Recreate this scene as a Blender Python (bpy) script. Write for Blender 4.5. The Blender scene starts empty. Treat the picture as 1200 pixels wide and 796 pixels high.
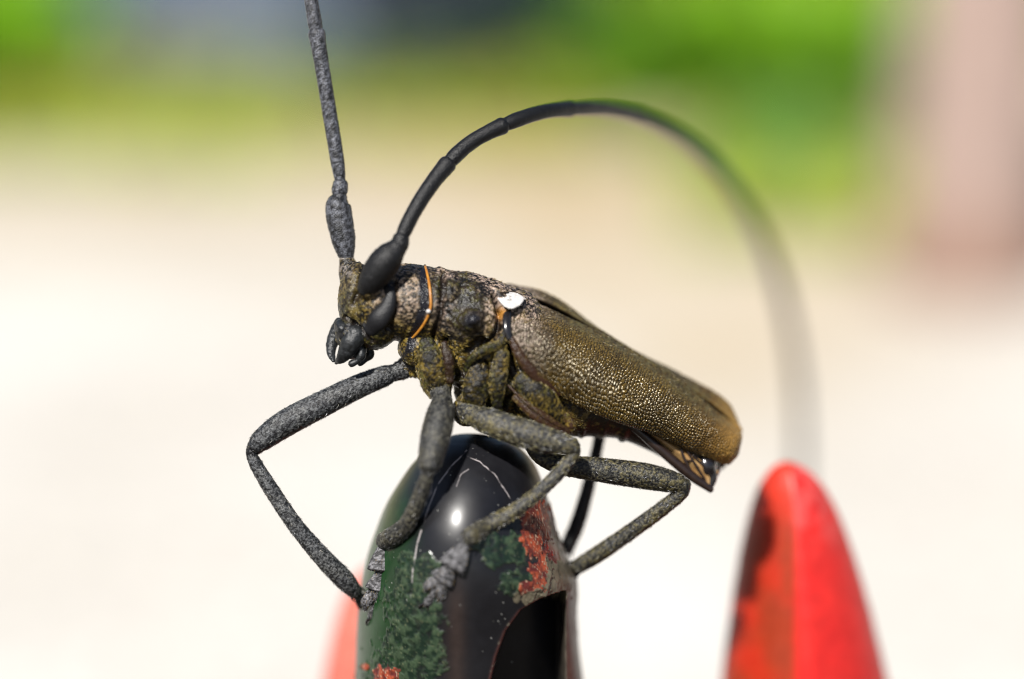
import bpy, math, random
import numpy as np
from mathutils import Vector

rng = np.random.default_rng(7)
random.seed(7)
SC = bpy.context.scene
COLL = SC.collection

# ------------------------------------------------------------------ camera, sky, sun, exposure
MM = 0.00006                      # one design unit in metres (0.06 mm)
DIST = 0.20                       # camera to the focused subject
PITCH = math.radians(18)
TGT = np.array([0.0, 0.0, 0.090])
RGT = np.array([1.0, 0.0, 0.0])
FWD = np.array([0.0, math.cos(PITCH), -math.sin(PITCH)])
UPV = np.array([0.0, math.sin(PITCH), math.cos(PITCH)])
CAMP = TGT - DIST * FWD
DU = DIST / MM                    # distance in design units

cam_d = bpy.data.cameras.new('camera')
cam = bpy.data.objects.new('camera', cam_d)
COLL.objects.link(cam)
cam.location = CAMP
cam.rotation_euler = (math.pi / 2 - PITCH, 0, 0)
cam_d.sensor_width = 36
cam_d.lens = 100
cam_d.clip_start = 0.005
cam_d.clip_end = 500
cam_d.dof.use_dof = True
cam_d.dof.focus_distance = DIST + 2 * MM
cam_d.dof.aperture_fstop = 7.0
SC.camera = cam

SUN_FROM = Vector((-0.34, -0.72, 0.98)).normalized()
world = bpy.data.worlds.new('World')
SC.world = world
world.use_nodes = True
wn = world.node_tree
sky = wn.nodes.new('ShaderNodeTexSky')
sky.sky_type = 'NISHITA'
sky.sun_disc = False
sky.sun_elevation = math.asin(SUN_FROM.z)
sky.sun_rotation = math.atan2(SUN_FROM.x, SUN_FROM.y)
sky.air_density = 1.0
sky.dust_density = 2.0
wn.links.new(sky.outputs[0], wn.nodes['Background'].inputs[0])
wn.nodes['Background'].inputs[1].default_value = 0.05

sun_d = bpy.data.lights.new('sun', 'SUN')
sun_d.energy = 4.4
sun_d.angle = math.radians(3.0)
sun_d.color = (1.0, 0.97, 0.92)
sun = bpy.data.objects.new('sun', sun_d)
COLL.objects.link(sun)
sun.rotation_euler = (-SUN_FROM).to_track_quat('-Z', 'Y').to_euler()
sun.location = (0, 0, 2)

SC.view_settings.view_transform = 'Standard'
SC.view_settings.look = 'None'
SC.view_settings.gamma = 1
SC.view_settings.exposure = 0.85
SC.cycles.use_denoising = True
SC.cycles.use_adaptive_sampling = False
SC.cycles.filter_width = 1.1
SC.cycles.max_bounces = 8

# ------------------------------------------------------------------ coordinates
# design frame: u to the right, v downwards, w away from the viewer, in units of 0.06 mm
def Q(p):
    """sight-line point (u, v) at depth w -> design coordinates"""
    p = np.atleast_2d(np.asarray(p, float))
    k = 1 + p[:, 2] / DU
    return np.stack([600 + (p[:, 0] - 600) * k, 398 + (p[:, 1] - 398) * k, p[:, 2]], 1)

def W3(q):
    q = np.atleast_2d(q)
    return TGT + MM * ((q[:, :1] - 600) * RGT + (398 - q[:, 1:2]) * UPV + q[:, 2:3] * FWD)

def ground(u, v, z=0.0):
    """point of the ground seen along a sight line"""
    d = FWD + ((u - 600) * RGT + (398 - v) * UPV) / DU
    t = (z - CAMP[2]) / d[2]
    return CAMP + t * d

# ------------------------------------------------------------------ noise
def _h(ix, iy, iz, s):
    n = (ix * 374761393 + iy * 668265263 + iz * 1274126177 + s * 974711) & 0xffffffff
    n = ((n ^ (n >> 13)) * 1274126177) & 0xffffffff
    n = ((n ^ (n >> 16)) * 2246822519) & 0xffffffff
    return ((n ^ (n >> 15)) & 0xffffff) / float(0xffffff)

def vnoise(p, scale, s=0):
    p = np.asarray(p, float) / scale
    i = np.floor(p).astype(np.int64); f = p - i
    f = f * f * (3 - 2 * f)
    r = 0
    for a in (0, 1):
        for b in (0, 1):
            for c in (0, 1):
                wgt = ((f[:, 0] if a else 1 - f[:, 0]) * (f[:, 1] if b else 1 - f[:, 1]) * (f[:, 2] if c else 1 - f[:, 2]))
                r = r + wgt * _h(i[:, 0] + a, i[:, 1] + b, i[:, 2] + c, s)
    return r

def fbm(p, scale, s=0, o=3):
    r = 0; a = 1; t = 0
    for k in range(o):
        r = r + a * vnoise(p, scale / 2 ** k, s + k * 17); t += a; a *= .55
    return r / t

def worley2(a, b, s=0):
    """two nearest distances and a cell value on a jittered unit grid"""
    ia = np.floor(a).astype(np.int64); ib = np.floor(b).astype(np.int64)
    d1 = np.full(a.shape, 9.0); d2 = np.full(a.shape, 9.0); val = np.zeros(a.shape)
    z = np.zeros_like(ia)
    for i in (-1, 0, 1):
        for j in (-1, 0, 1):
            ca = ia + i; cb = ib + j
            px = ca + .15 + .7 * _h(ca, cb, z, s); py = cb + .15 + .7 * _h(ca, cb, z, s + 5)
            d = np.hypot(a - px, b - py)
            v = _h(ca, cb, z, s + 9)
            n = d < d1
            d2 = np.where(n, d1, np.minimum(d2, d)); val = np.where(n, v, val); d1 = np.where(n, d, d1)
    return d1, d2, val

def sstep(a, b, x):
    t = np.clip((x - a) / (b - a), 0, 1)
    return t * t * (3 - 2 * t)

def mixc(c, d, m):
    return np.asarray(c) * (1 - m[:, None]) + np.asarray(d) * m[:, None]

# ------------------------------------------------------------------ mesh helpers
def mesh_from(verts, faces, name='m'):
    me = bpy.data.meshes.new(name)
    if isinstance(faces, np.ndarray):
        n, k = faces.shape
        me.vertices.add(len(verts)); me.vertices.foreach_set('co', np.asarray(verts, np.float32).ravel())
        me.loops.add(n * k); me.loops.foreach_set('vertex_index', faces.astype(np.int32).ravel())
        me.polygons.add(n)
        me.polygons.foreach_set('loop_start', np.arange(0, n * k, k, dtype=np.int32))
        me.update(calc_edges=True); me.validate()
    else:
        me.from_pydata([tuple(v) for v in verts], [], [tuple(f) for f in faces]); me.update()
    return me

def link(name, me, mat, parent=None, base=None, smooth=True):
    o = bpy.data.objects.new(name, me)
    COLL.objects.link(o)
    if mat: me.materials.append(mat)
    if smooth: me.polygons.foreach_set('use_smooth', np.ones(len(me.polygons), bool))
    if parent: o.parent = parent
    return o

def set_attr(me, col=None, rgh=None):
    n = len(me.vertices)
    if col is not None:
        a = me.color_attributes.new('Col', 'FLOAT_COLOR', 'POINT')
        c = np.ones((n, 4), np.float32); c[:, :3] = np.clip(col, 0, 1)
        a.data.foreach_set('color', c.ravel())
    if rgh is not None:
        a = me.attributes.new('Rgh', 'FLOAT', 'POINT')
        a.data.foreach_set('value', np.asarray(rgh, np.float32) * np.ones(n, np.float32))

def normals(verts, faces):
    f = np.asarray(faces)
    a, b, c = verts[f[:, 0]], verts[f[:, 1]], verts[f[:, 2]]
    n = np.cross(b - a, (verts[f[:, 3]] if f.shape[1] == 4 else c) - a)
    vn = np.zeros_like(verts)
    for k in range(f.shape[1]): np.add.at(vn, f[:, k], n)
    return vn / np.maximum(np.linalg.norm(vn, axis=1, keepdims=True), 1e-9)

def crom(P, t):
    """Catmull-Rom through rows of P at parameters t in [0, n-1]"""
    P = np.asarray(P, float); n = len(P)
    i = np.clip(np.floor(t).astype(int), 0, n - 2); f = (t - i)[:, None] if P.ndim == 2 else (t - i)
    g = lambda k: P[np.clip(k, 0, n - 1)]
    p0, p1, p2, p3 = g(i - 1), g(i), g(i + 1), g(i + 2)
    p0 = np.where((i == 0)[:, None], 2 * p1 - p2, p0); p3 = np.where((i == n - 2)[:, None], 2 * p2 - p1, p3)
    return .5 * (2 * p1 + (p2 - p0) * f + (2 * p0 - 5 * p1 + 4 * p2 - p3) * f * f + (3 * p1 - p0 - 3 * p2 + p3) * f ** 3)

def tube(cps, step=2.5, n=22, flat=1.0, flat_dir=(0, 0, 1), proj=True, cap=.8):
    """tapered round limb through control points (u, v, w, radius)"""
    c = np.asarray(cps, float)
    pts = Q(c[:, :3]) if proj else c[:, :3]
    k = (1 + c[:, 2] / DU)[:, None] if proj else 1
    A = np.hstack([pts, c[:, 3:4] * k])
    L = np.r_[0, np.cumsum(np.linalg.norm(np.diff(pts, axis=0), axis=1))]
    m = max(4, int(L[-1] / step) + 1)
    t = np.interp(np.linspace(0, L[-1], m), L, np.arange(len(c)))
    S = crom(A, t); C = S[:, :3]; R = np.maximum(S[:, 3], .4)
    # rounded ends
    T = np.gradient(C, axis=0); T /= np.linalg.norm(T, axis=1, keepdims=True)
    capn = 5
    ang = np.linspace(0, math.pi / 2, capn + 1)[:-1]
    pre = [(C[0] - T[0] * R[0] * math.cos(a) * cap, R[0] * math.sin(a) + .02, T[0]) for a in ang]
    post = [(C[-1] + T[-1] * R[-1] * math.cos(a) * cap, R[-1] * math.sin(a) + .02, T[-1]) for a in ang[::-1]]
    C = np.vstack([[x[0] for x in pre], C, [x[0] for x in post]])
    T = np.vstack([[x[2] for x in pre], T, [x[2] for x in post]])
    R = np.r_[[x[1] for x in pre], R, [x[1] for x in post]]
    N = np.array(flat_dir, float); th = np.linspace(0, 2 * math.pi, n, endpoint=False)
    V = []
    for q in range(len(C)):
        N = N - T[q] * N.dot(T[q]); N /= np.linalg.norm(N)
        B = np.cross(T[q], N)
        V.append(C[q] + R[q] * (np.cos(th)[:, None] * N * flat + np.sin(th)[:, None] * B))
    V = np.vstack(V)
    r = np.arange(len(C) - 1)[:, None] * n; j = np.arange(n)[None]
    a = (r + j).ravel(); b = (r + (j + 1) % n).ravel()
    F = np.stack([a, a + n, b + n, b], 1)
    return V, F

def ball(c, r, rot=0.0, n=28, proj=True, tilt=0.0):
    """ellipsoid; rot turns it in the u-v plane, tilt in the u-w plane"""
    c = Q([c])[0] if proj else np.array(c, float)
    th = np.linspace(0, math.pi, n // 2 + 1); ph = np.linspace(0, 2 * math.pi, n, endpoint=False)
    X = np.sin(th)[:, None] * np.cos(ph); Y = np.sin(th)[:, None] * np.sin(ph); Z = np.cos(th)[:, None] * np.ones(n)
    P = np.stack([X.ravel() * r[0], Y.ravel() * r[1], Z.ravel() * r[2]], 1)
    ca, sa = math.cos(tilt), math.sin(tilt)
    P = np.stack([P[:, 0] * ca - P[:, 2] * sa, P[:, 1], P[:, 0] * sa + P[:, 2] * ca], 1)
    ca, sa = math.cos(rot), math.sin(rot)
    P = np.stack([P[:, 0] * ca - P[:, 1] * sa, P[:, 0] * sa + P[:, 1] * ca, P[:, 2]], 1) + c
    i = np.arange(n // 2)[:, None] * n; j = np.arange(n)[None]
    a = (i + j).ravel(); b = (i + (j + 1) % n).ravel()
    return P, np.stack([a, b, b + n, a + n], 1)

def join(parts):
    V = []; F = []; o = 0
    for v, f in parts:
        V.append(v); F.append(f + o); o += len(v)
    return np.vstack(V), np.vstack(F)

def remesh(parts, voxel, smooth=3):
    v, f = join(parts)
    me = mesh_from(v, f, 'tmp')
    o = bpy.data.objects.new('tmp', me); COLL.objects.link(o)
    m = o.modifiers.new('r', 'REMESH'); m.mode = 'VOXEL'; m.voxel_size = voxel; m.adaptivity = 0
    dg = bpy.context.evaluated_depsgraph_get(); dg.update()
    ev = o.evaluated_get(dg).to_mesh()
    n = len(ev.vertices); V = np.empty(n * 3, np.float32); ev.vertices.foreach_get('co', V); V = V.reshape(-1, 3).astype(float)
    k = len(ev.polygons); lp = np.empty(len(ev.loops), np.int32); ev.loops.foreach_get('vertex_index', lp)
    F = lp.reshape(k, 4)
    o.evaluated_get(dg).to_mesh_clear()
    bpy.data.objects.remove(o); bpy.data.meshes.remove(me)
    E = np.vstack([F[:, [0, 1]], F[:, [1, 2]], F[:, [2, 3]], F[:, [3, 0]]])
    cnt = np.zeros(n); np.add.at(cnt, E[:, 0], 1); np.add.at(cnt, E[:, 1], 1)
    for _ in range(smooth):
        acc = np.zeros_like(V); np.add.at(acc, E[:, 0], V[E[:, 1]]); np.add.at(acc, E[:, 1], V[E[:, 0]])
        V = V * .4 + .6 * acc / cnt[:, None]
    return V, F

def seg_dist(X, Y, poly):
    """distance of points to a polyline in the u-v plane"""
    d = np.full(X.shape, 1e9)
    for (a, b), (c, e) in zip(poly[:-1], poly[1:]):
        L = (c - a) ** 2 + (e - b) ** 2
        t = np.clip(((X - a) * (c - a) + (Y - b) * (e - b)) / L, 0, 1)
        d = np.minimum(d, np.hypot(X - a - t * (c - a), Y - b - t * (e - b)))
    return d

# ------------------------------------------------------------------ materials
def new_mat(name):
    m = bpy.data.materials.new(name); m.use_nodes = True
    nt = m.node_tree
    return m, nt, nt.nodes['Principled BSDF']

def attr_mat(name, rough=None, bump=0.3, bscale=4500, coat=0.0, coat_rough=.15, spec=.5, sheen=0.0, speck=0.25, sss=0.0, bdist=0.00008):
    """pigment from the mesh's own colour layer, fine procedural grain and relief on top"""
    m, nt, b = new_mat(name)
    at = nt.nodes.new('ShaderNodeAttribute'); at.attribute_name = 'Col'
    tc = nt.nodes.new('ShaderNodeTexCoord')
    no = nt.nodes.new('ShaderNodeTexNoise'); no.inputs['Scale'].default_value = bscale; no.inputs['Detail'].default_value = 3
    nt.links.new(tc.outputs['Object'], no.inputs['Vector'])
    mr = nt.nodes.new('ShaderNodeMapRange')
    mr.inputs['From Min'].default_value = .3; mr.inputs['From Max'].default_value = .7
    mr.inputs['To Min'].default_value = 1 - speck; mr.inputs['To Max'].default_value = 1 + speck
    nt.links.new(no.outputs['Fac'], mr.inputs['Value'])
    mul = nt.nodes.new('ShaderNodeVectorMath'); mul.operation = 'SCALE'
    nt.links.new(at.outputs['Color'], mul.inputs[0]); nt.links.new(mr.outputs[0], mul.inputs['Scale'])
    nt.links.new(mul.outputs[0], b.inputs['Base Color'])
    if rough is None:
        ra = nt.nodes.new('ShaderNodeAttribute'); ra.attribute_name = 'Rgh'
        nt.links.new(ra.outputs['Fac'], b.inputs['Roughness'])
    else:
        b.inputs['Roughness'].default_value = rough
    if bump:
        bp = nt.nodes.new('ShaderNodeBump'); bp.inputs['Strength'].default_value = bump; bp.inputs['Distance'].default_value = bdist
        nt.links.new(no.outputs['Fac'], bp.inputs['Height']); nt.links.new(bp.outputs[0], b.inputs['Normal'])
    b.inputs['Specular IOR Level'].default_value = spec
    b.inputs['Coat Weight'].default_value = coat; b.inputs['Coat Roughness'].default_value = coat_rough
    b.inputs['Sheen Weight'].default_value = sheen; b.inputs['Sheen Roughness'].default_value = .4
    if sss:
        b.inputs['Subsurface Weight'].default_value = sss
        b.inputs['Subsurface Radius'].default_value = (.004, .0008, .0006); b.inputs['Subsurface Scale'].default_value = 1
    return m

def plain_mat(name, col, rough=.4, coat=0, bump=0, bscale=4000, spec=.5, col2=None, trans=0.0):
    m, nt, b = new_mat(name)
    tc = nt.nodes.new('ShaderNodeTexCoord')
    no = nt.nodes.new('ShaderNodeTexNoise'); no.inputs['Scale'].default_value = bscale; no.inputs['Detail'].default_value = 4
    nt.links.new(tc.outputs['Object'], no.inputs['Vector'])
    rp = nt.nodes.new('ShaderNodeValToRGB')
    rp.color_ramp.elements[0].position = .32; rp.color_ramp.elements[1].position = .68
    c2 = col2 or tuple(min(1, c * 1.5) for c in col)
    rp.color_ramp.elements[0].color = (*col, 1); rp.color_ramp.elements[1].color = (*c2, 1)
    nt.links.new(no.outputs['Fac'], rp.inputs[0]); nt.links.new(rp.outputs[0], b.inputs['Base Color'])
    b.inputs['Roughness'].default_value = rough; b.inputs['Coat Weight'].default_value = coat
    b.inputs['Coat Roughness'].default_value = .08; b.inputs['Specular IOR Level'].default_value = spec
    b.inputs['Transmission Weight'].default_value = trans
    if bump:
        bp = nt.nodes.new('ShaderNodeBump'); bp.inputs['Strength'].default_value = bump; bp.inputs['Distance'].default_value = .00008
        nt.links.new(no.outputs['Fac'], bp.inputs['Height']); nt.links.new(bp.outputs[0], b.inputs['Normal'])
    return m

M_BODY = attr_mat('body_cuticle', None, .9, 8000, spec=.36, speck=.35)
M_PLATE = attr_mat('thorax_plate_cuticle', None, .9, 8000, spec=.20, speck=.4)
M_ELY = attr_mat('elytron_cuticle', None, .25, 7000, spec=.62, speck=.3)
M_ELY.node_tree.nodes['Principled BSDF'].inputs['Specular Tint'].default_value = (1, .92, .72, 1)
M_LIMB = attr_mat('limb_cuticle', None, .75, 8500, spec=.34, speck=.6, bdist=.0001)
M_HAIR = attr_mat('seta_fibre', .42, 0, 3000, spec=.4, speck=.2)
M_EYE = plain_mat('eye_black', (.004, .004, .005), .48, .0, .5, 9000, spec=.35)
M_BLACKGLOSS = plain_mat('glossy_black_cuticle', (.008, .007, .008), .22, .4, .1, 3000)
M_MANDIBLE = plain_mat('mandible_black', (.004, .0045, .005), .42, .0, .9, 5000, spec=.4, col2=(.018, .02, .022))
M_ORANGE = plain_mat('orange_membrane', (.30, .10, .01), .35, .2, .3, 3000, col2=(.42, .19, .025))
M_WHITE = plain_mat('white_scale_felt', (.38, .36, .345), .6, 0, .6, 5000, col2=(.54, .52, .50))
M_WING = plain_mat('amber_wing_membrane', (.25, .13, .045), .35, .2, .3, 1500, col2=(.38, .24, .10), trans=.1)
M_VEIN = plain_mat('dark_wing_vein', (.014, .008, .006), .35, .2, .3, 3000)
M_POST = attr_mat('worn_gloss_paint', None, .15, 1500, spec=.22, coat=.36, coat_rough=.24, speck=.12, bdist=.00005)
M_RED = attr_mat('red_plastic', None, .2, 900, spec=.5, speck=.12, sss=.15)
M_ROCK = attr_mat('slate_rock', .8, .6, 60, spec=.3, speck=.3, bdist=.004)
M_WOOD = attr_mat('pinkish_weathered_wood', .8, .5, 120, spec=.25, speck=.15, bdist=.002)
M_GRASS = attr_mat('grass_blade', .5, 0, 200, spec=.35, speck=.15)
M_EARTH = plain_mat('earth', (.2, .15, .09), .9, bscale=40)

def tag(o, label, cat, group=None):
    o['label'] = label; o['category'] = cat
    if group: o['group'] = group

# ------------------------------------------------------------------ ground
def build_ground():
    m, nt, b = new_mat('pale_sand')
    tc = nt.nodes.new('ShaderNodeTexCoord')
    n1 = nt.nodes.new('ShaderNodeTexNoise'); n1.inputs['Scale'].default_value = 9; n1.inputs['Detail'].default_value = 5
    n2 = nt.nodes.new('ShaderNodeTexNoise'); n2.inputs['Scale'].default_value = 260; n2.inputs['Detail'].default_value = 3
    for n in (n1, n2): nt.links.new(tc.outputs['Object'], n.inputs['Vector'])
    r1 = nt.nodes.new('ShaderNodeValToRGB')
    e = r1.color_ramp.elements
    e[0].position = .36; e[0].color = (.45, .42, .375, 1); e[1].position = .62; e[1].color = (.565, .55, .515, 1)
    r2 = nt.nodes.new('ShaderNodeValToRGB')
    r2.color_ramp.elements[0].position = .3; r2.color_ramp.elements[0].color = (.78, .78, .78, 1)
    r2.color_ramp.elements[1].position = .7; r2.color_ramp.elements[1].color = (1.05, 1.05, 1.05, 1)
    mx = nt.nodes.new('ShaderNodeMix'); mx.data_type = 'RGBA'; mx.blend_type = 'MULTIPLY'; mx.inputs[0].default_value = 1
    nt.links.new(n1.outputs['Fac'], r1.inputs[0]); nt.links.new(n2.outputs['Fac'], r2.inputs[0])
    nt.links.new(r1.outputs[0], mx.inputs[6]); nt.links.new(r2.outputs[0], mx.inputs[7])
    # damp ochre soil around the turf, a patch with an outline of its own
    at = nt.nodes.new('ShaderNodeAttribute'); at.attribute_name = 'Soil'
    m2 = nt.nodes.new('ShaderNodeMix'); m2.data_type = 'RGBA'
    nt.links.new(at.outputs['Fac'], m2.inputs[0]); nt.links.new(mx.outputs[2], m2.inputs[6]); m2.inputs[7].default_value = (.34, .25, .125, 1)
    a3 = nt.nodes.new('ShaderNodeAttribute'); a3.attribute_name = 'AddedBed'
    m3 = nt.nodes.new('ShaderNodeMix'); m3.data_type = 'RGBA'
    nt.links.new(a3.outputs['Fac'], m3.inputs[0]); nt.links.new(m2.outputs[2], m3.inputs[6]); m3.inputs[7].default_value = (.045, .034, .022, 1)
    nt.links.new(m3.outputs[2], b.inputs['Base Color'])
    b.inputs['Roughness'].default_value = .9; b.inputs['Specular IOR Level'].default_value = .2
    bp = nt.nodes.new('ShaderNodeBump'); bp.inputs['Strength'].default_value = .6; bp.inputs['Distance'].default_value = .002
    nt.links.new(n2.outputs['Fac'], bp.inputs['Height']); nt.links.new(bp.outputs[0], b.inputs['Normal'])
    # graded grid: fine near the subject, reaching far out
    ax = np.sign(np.linspace(-1, 1, 181)) * (np.abs(np.linspace(-1, 1, 181)) ** 4 * 60 + np.abs(np.linspace(-1, 1, 181)) * 1.2)
    X, Y = np.meshgrid(ax, ax + .4)
    P = np.stack([X.ravel(), Y.ravel(), np.zeros(X.size)], 1)
    near = np.exp(-((P[:, 0] / 3) ** 2 + ((P[:, 1] - .5) / 3) ** 2))
    P[:, 2] = (fbm(P, .12, 3, 3) - .55) * .006 * near - .001
    n = 181
    i = np.arange(n - 1)[:, None] * n; j = np.arange(n - 1)[None]
    a = (i + j).ravel()
    me = mesh_from(P, np.stack([a, a + 1, a + n + 1, a + n], 1), 'ground')
    soil = sstep(.30, .44, P[:, 1] + .10 * (fbm(P, .1, 8) - .5) + .10 * np.exp(-((P[:, 0] - .04) / .05) ** 2)) * (.55 + .45 * sstep(.4, .6, fbm(P, .06, 21)))
    at_ = me.attributes.new('Soil', 'FLOAT', 'POINT'); at_.data.foreach_set('value', (soil * .95).astype(np.float32))
    added_bed = sstep(.085, .055, P[:, 1] + .07 * (fbm(P, .09, 44) - .35)) * sstep(.9, .5, np.abs(P[:, 0]))  # added dark soil out of view, to cut ground bounce and darken reflections
    at_ = me.attributes.new('AddedBed', 'FLOAT', 'POINT'); at_.data.foreach_set('value', added_bed.astype(np.float32))
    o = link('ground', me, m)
    o['kind'] = 'structure'
    o['label'] = 'pale sandy ground'
build_ground()

# ------------------------------------------------------------------ grass
def build_grass():
    V = []; F = []; C = []
    def patch(u0, u1, v0, v1, n, h, cols, lean=.5, width=.0022, feather=.0):
        for _ in range(n):
            u = random.uniform(u0, u1); v = random.uniform(v0, v1)
            p = ground(u, v)
            hh = h * random.uniform(.5, 1.2); a = random.uniform(0, 2 * math.pi); le = hh * lean * random.uniform(.2, 1.2)
            d = np.array([math.cos(a), math.sin(a), 0]); s = np.array([-d[1], d[0], 0]) * width * random.uniform(.6, 1.3)
            c = np.array(random.choice(cols)) * random.uniform(.75, 1.25)
            o = len(V)
            base = p + np.array([0, 0, -.003])
            for t in (0, .45, .8):
                q = base + d * le * t * t + np.array([0, 0, hh * t * (1 - .25 * t)])
                V.append(q - s * (1 - .6 * t)); V.append(q + s * (1 - .6 * t))
            V.append(base + d * le + np.array([0, 0, hh * .75]))
            F.extend([(o, o + 1, o + 3, o + 2), (o + 2, o + 3, o + 5, o + 4), (o + 4, o + 5, o + 6)])
            C.extend([c] * 7)
    bright = [(.10, .25, .006), (.13, .27, .008), (.085, .20, .006)]
    yellow = [(.27, .36, .02), (.31, .33, .035), (.21, .33, .015), (.34, .29, .06)]
    dark = [(.015, .05, .012), (.025, .065, .012), (.015, .045, .018)]
    pale = [(.14, .30, .045), (.17, .31, .06), (.13, .28, .04)]
    patch(-220, 60, 55, 118, 2400, .024, bright)
    patch(-220, 60, 60, 114, 620, .030, [(.17, .40, .004), (.2, .42, .006)], .8, .006)
    patch(800, 1040, 70, 150, 420, .034, [(.13, .31, .004), (.16, .34, .006)], .8, .006)
    patch(-100, 720, 90, 165, 2600, .010, yellow)
    patch(-100, 330, 125, 190, 900, .008, yellow)
    patch(300, 560, 85, 130, 700, .011, dark)
    patch(540, 760, 30, 110, 1100, .020, dark)
    patch(690, 1060, 60, 150, 2600, .024, bright)
    patch(860, 980, 130, 230, 800, .014, pale)
    patch(800, 1060, 170, 280, 900, .009, yellow)
    patch(560, 1500, -120, 60, 2600, .02, bright + yellow)
    patch(-400, 600, -120, 40, 1600, .02, bright)
    me = mesh_from(V, F, 'grass'); set_attr(me, np.array(C))
    o = link('grass', me, M_GRASS); o['kind'] = 'stuff'
    tag(o, 'short green and yellowish grass growing on the sandy ground', 'grass')
build_grass()

def rock(name, u, v, wid, dep, hei, col, label, seed):
    c = ground(u, v); c[1] += dep * .5
    n = 64
    P, F = ball((0, 0, 0), (1, 1, 1), n=n, proj=False)
    P = np.sign(P) * np.abs(P) ** .85
    k = 1 + .35 * (fbm(P + 7, .9, seed, 4) - .5) + .08 * (fbm(P + 3, .25, seed + 3) - .5)
    P = P * k[:, None]
    S = P[:, [0, 2, 1]] * np.array([wid / 2, dep / 2, hei])
    S[:, 2] = np.maximum(S[:, 2], -.3 * hei)
    e = bpy.data.objects.new
    me = mesh_from(S, F, name)
    m = fbm(P + 1, .35, seed + 9)
    set_attr(me, mixc(np.array(col) * .65, np.array(col) * 1.35, sstep(.35, .7, m)))
    o = link(name, me, M_ROCK); o.location = c
    tag(o, label, 'rock')
rock('boulder', 262, 64, .088, .10, .07, (.10, .128, .18), 'slate blue rounded boulder behind the bright green grass', 4)
rock('boulder', 540, 76, .078, .08, .085, (.012, .018, .030), 'dark navy slate boulder beside the lighter blue boulder', 11)

def wood_post():
    c = ground(1142, 325)
    n = 48; rows = 60; H = .16
    z = np.linspace(-.01, H, rows); th = np.linspace(0, 2 * math.pi, n, endpoint=False)
    T, Z = np.meshgrid(th, z)
    P = np.stack([np.cos(T).ravel(), np.sin(T).ravel(), Z.ravel() * 20], 1)
    r = .0145 + .0035 * np.exp(-np.maximum(Z.ravel(), 0) / .012) + .002 * (fbm(P, .7, 5) - .5)
    V = np.stack([np.cos(T).ravel() * r, np.sin(T).ravel() * r, Z.ravel()], 1)
    V = np.vstack([V, [[0, 0, H + .003]]])
    i = np.arange(rows - 1)[:, None] * n; j = np.arange(n)[None]
    a = (i + j).ravel(); b = (i + (j + 1) % n).ravel()
    F = [tuple(x) for x in np.stack([a, b, b + n, a + n], 1)]
    top = (rows - 1) * n
    F += [(top + k, top + (k + 1) % n, len(V) - 1) for k in range(n)]
    me = mesh_from(V, F, 'post')
    g = fbm(np.vstack([P * [6, 6, .5], [[0, 0, 0]]]), 1.0, 31)
    zz = V[:, 2]
    col = mixc((.28, .205, .175), (.35, .26, .225), sstep(.3, .7, g))
    col = mixc((.20, .12, .088), col, sstep(.004, .022, zz + .008 * (g - .5)))
    set_attr(me, col)
    o = link('wooden_post', me, M_WOOD); o.location = c
    tag(o, 'thick pinkish brown wooden post standing in the sand behind the grass edge', 'post')
wood_post()

# ------------------------------------------------------------------ handles standing in the ground
TAN = math.tan(PITCH)

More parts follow.
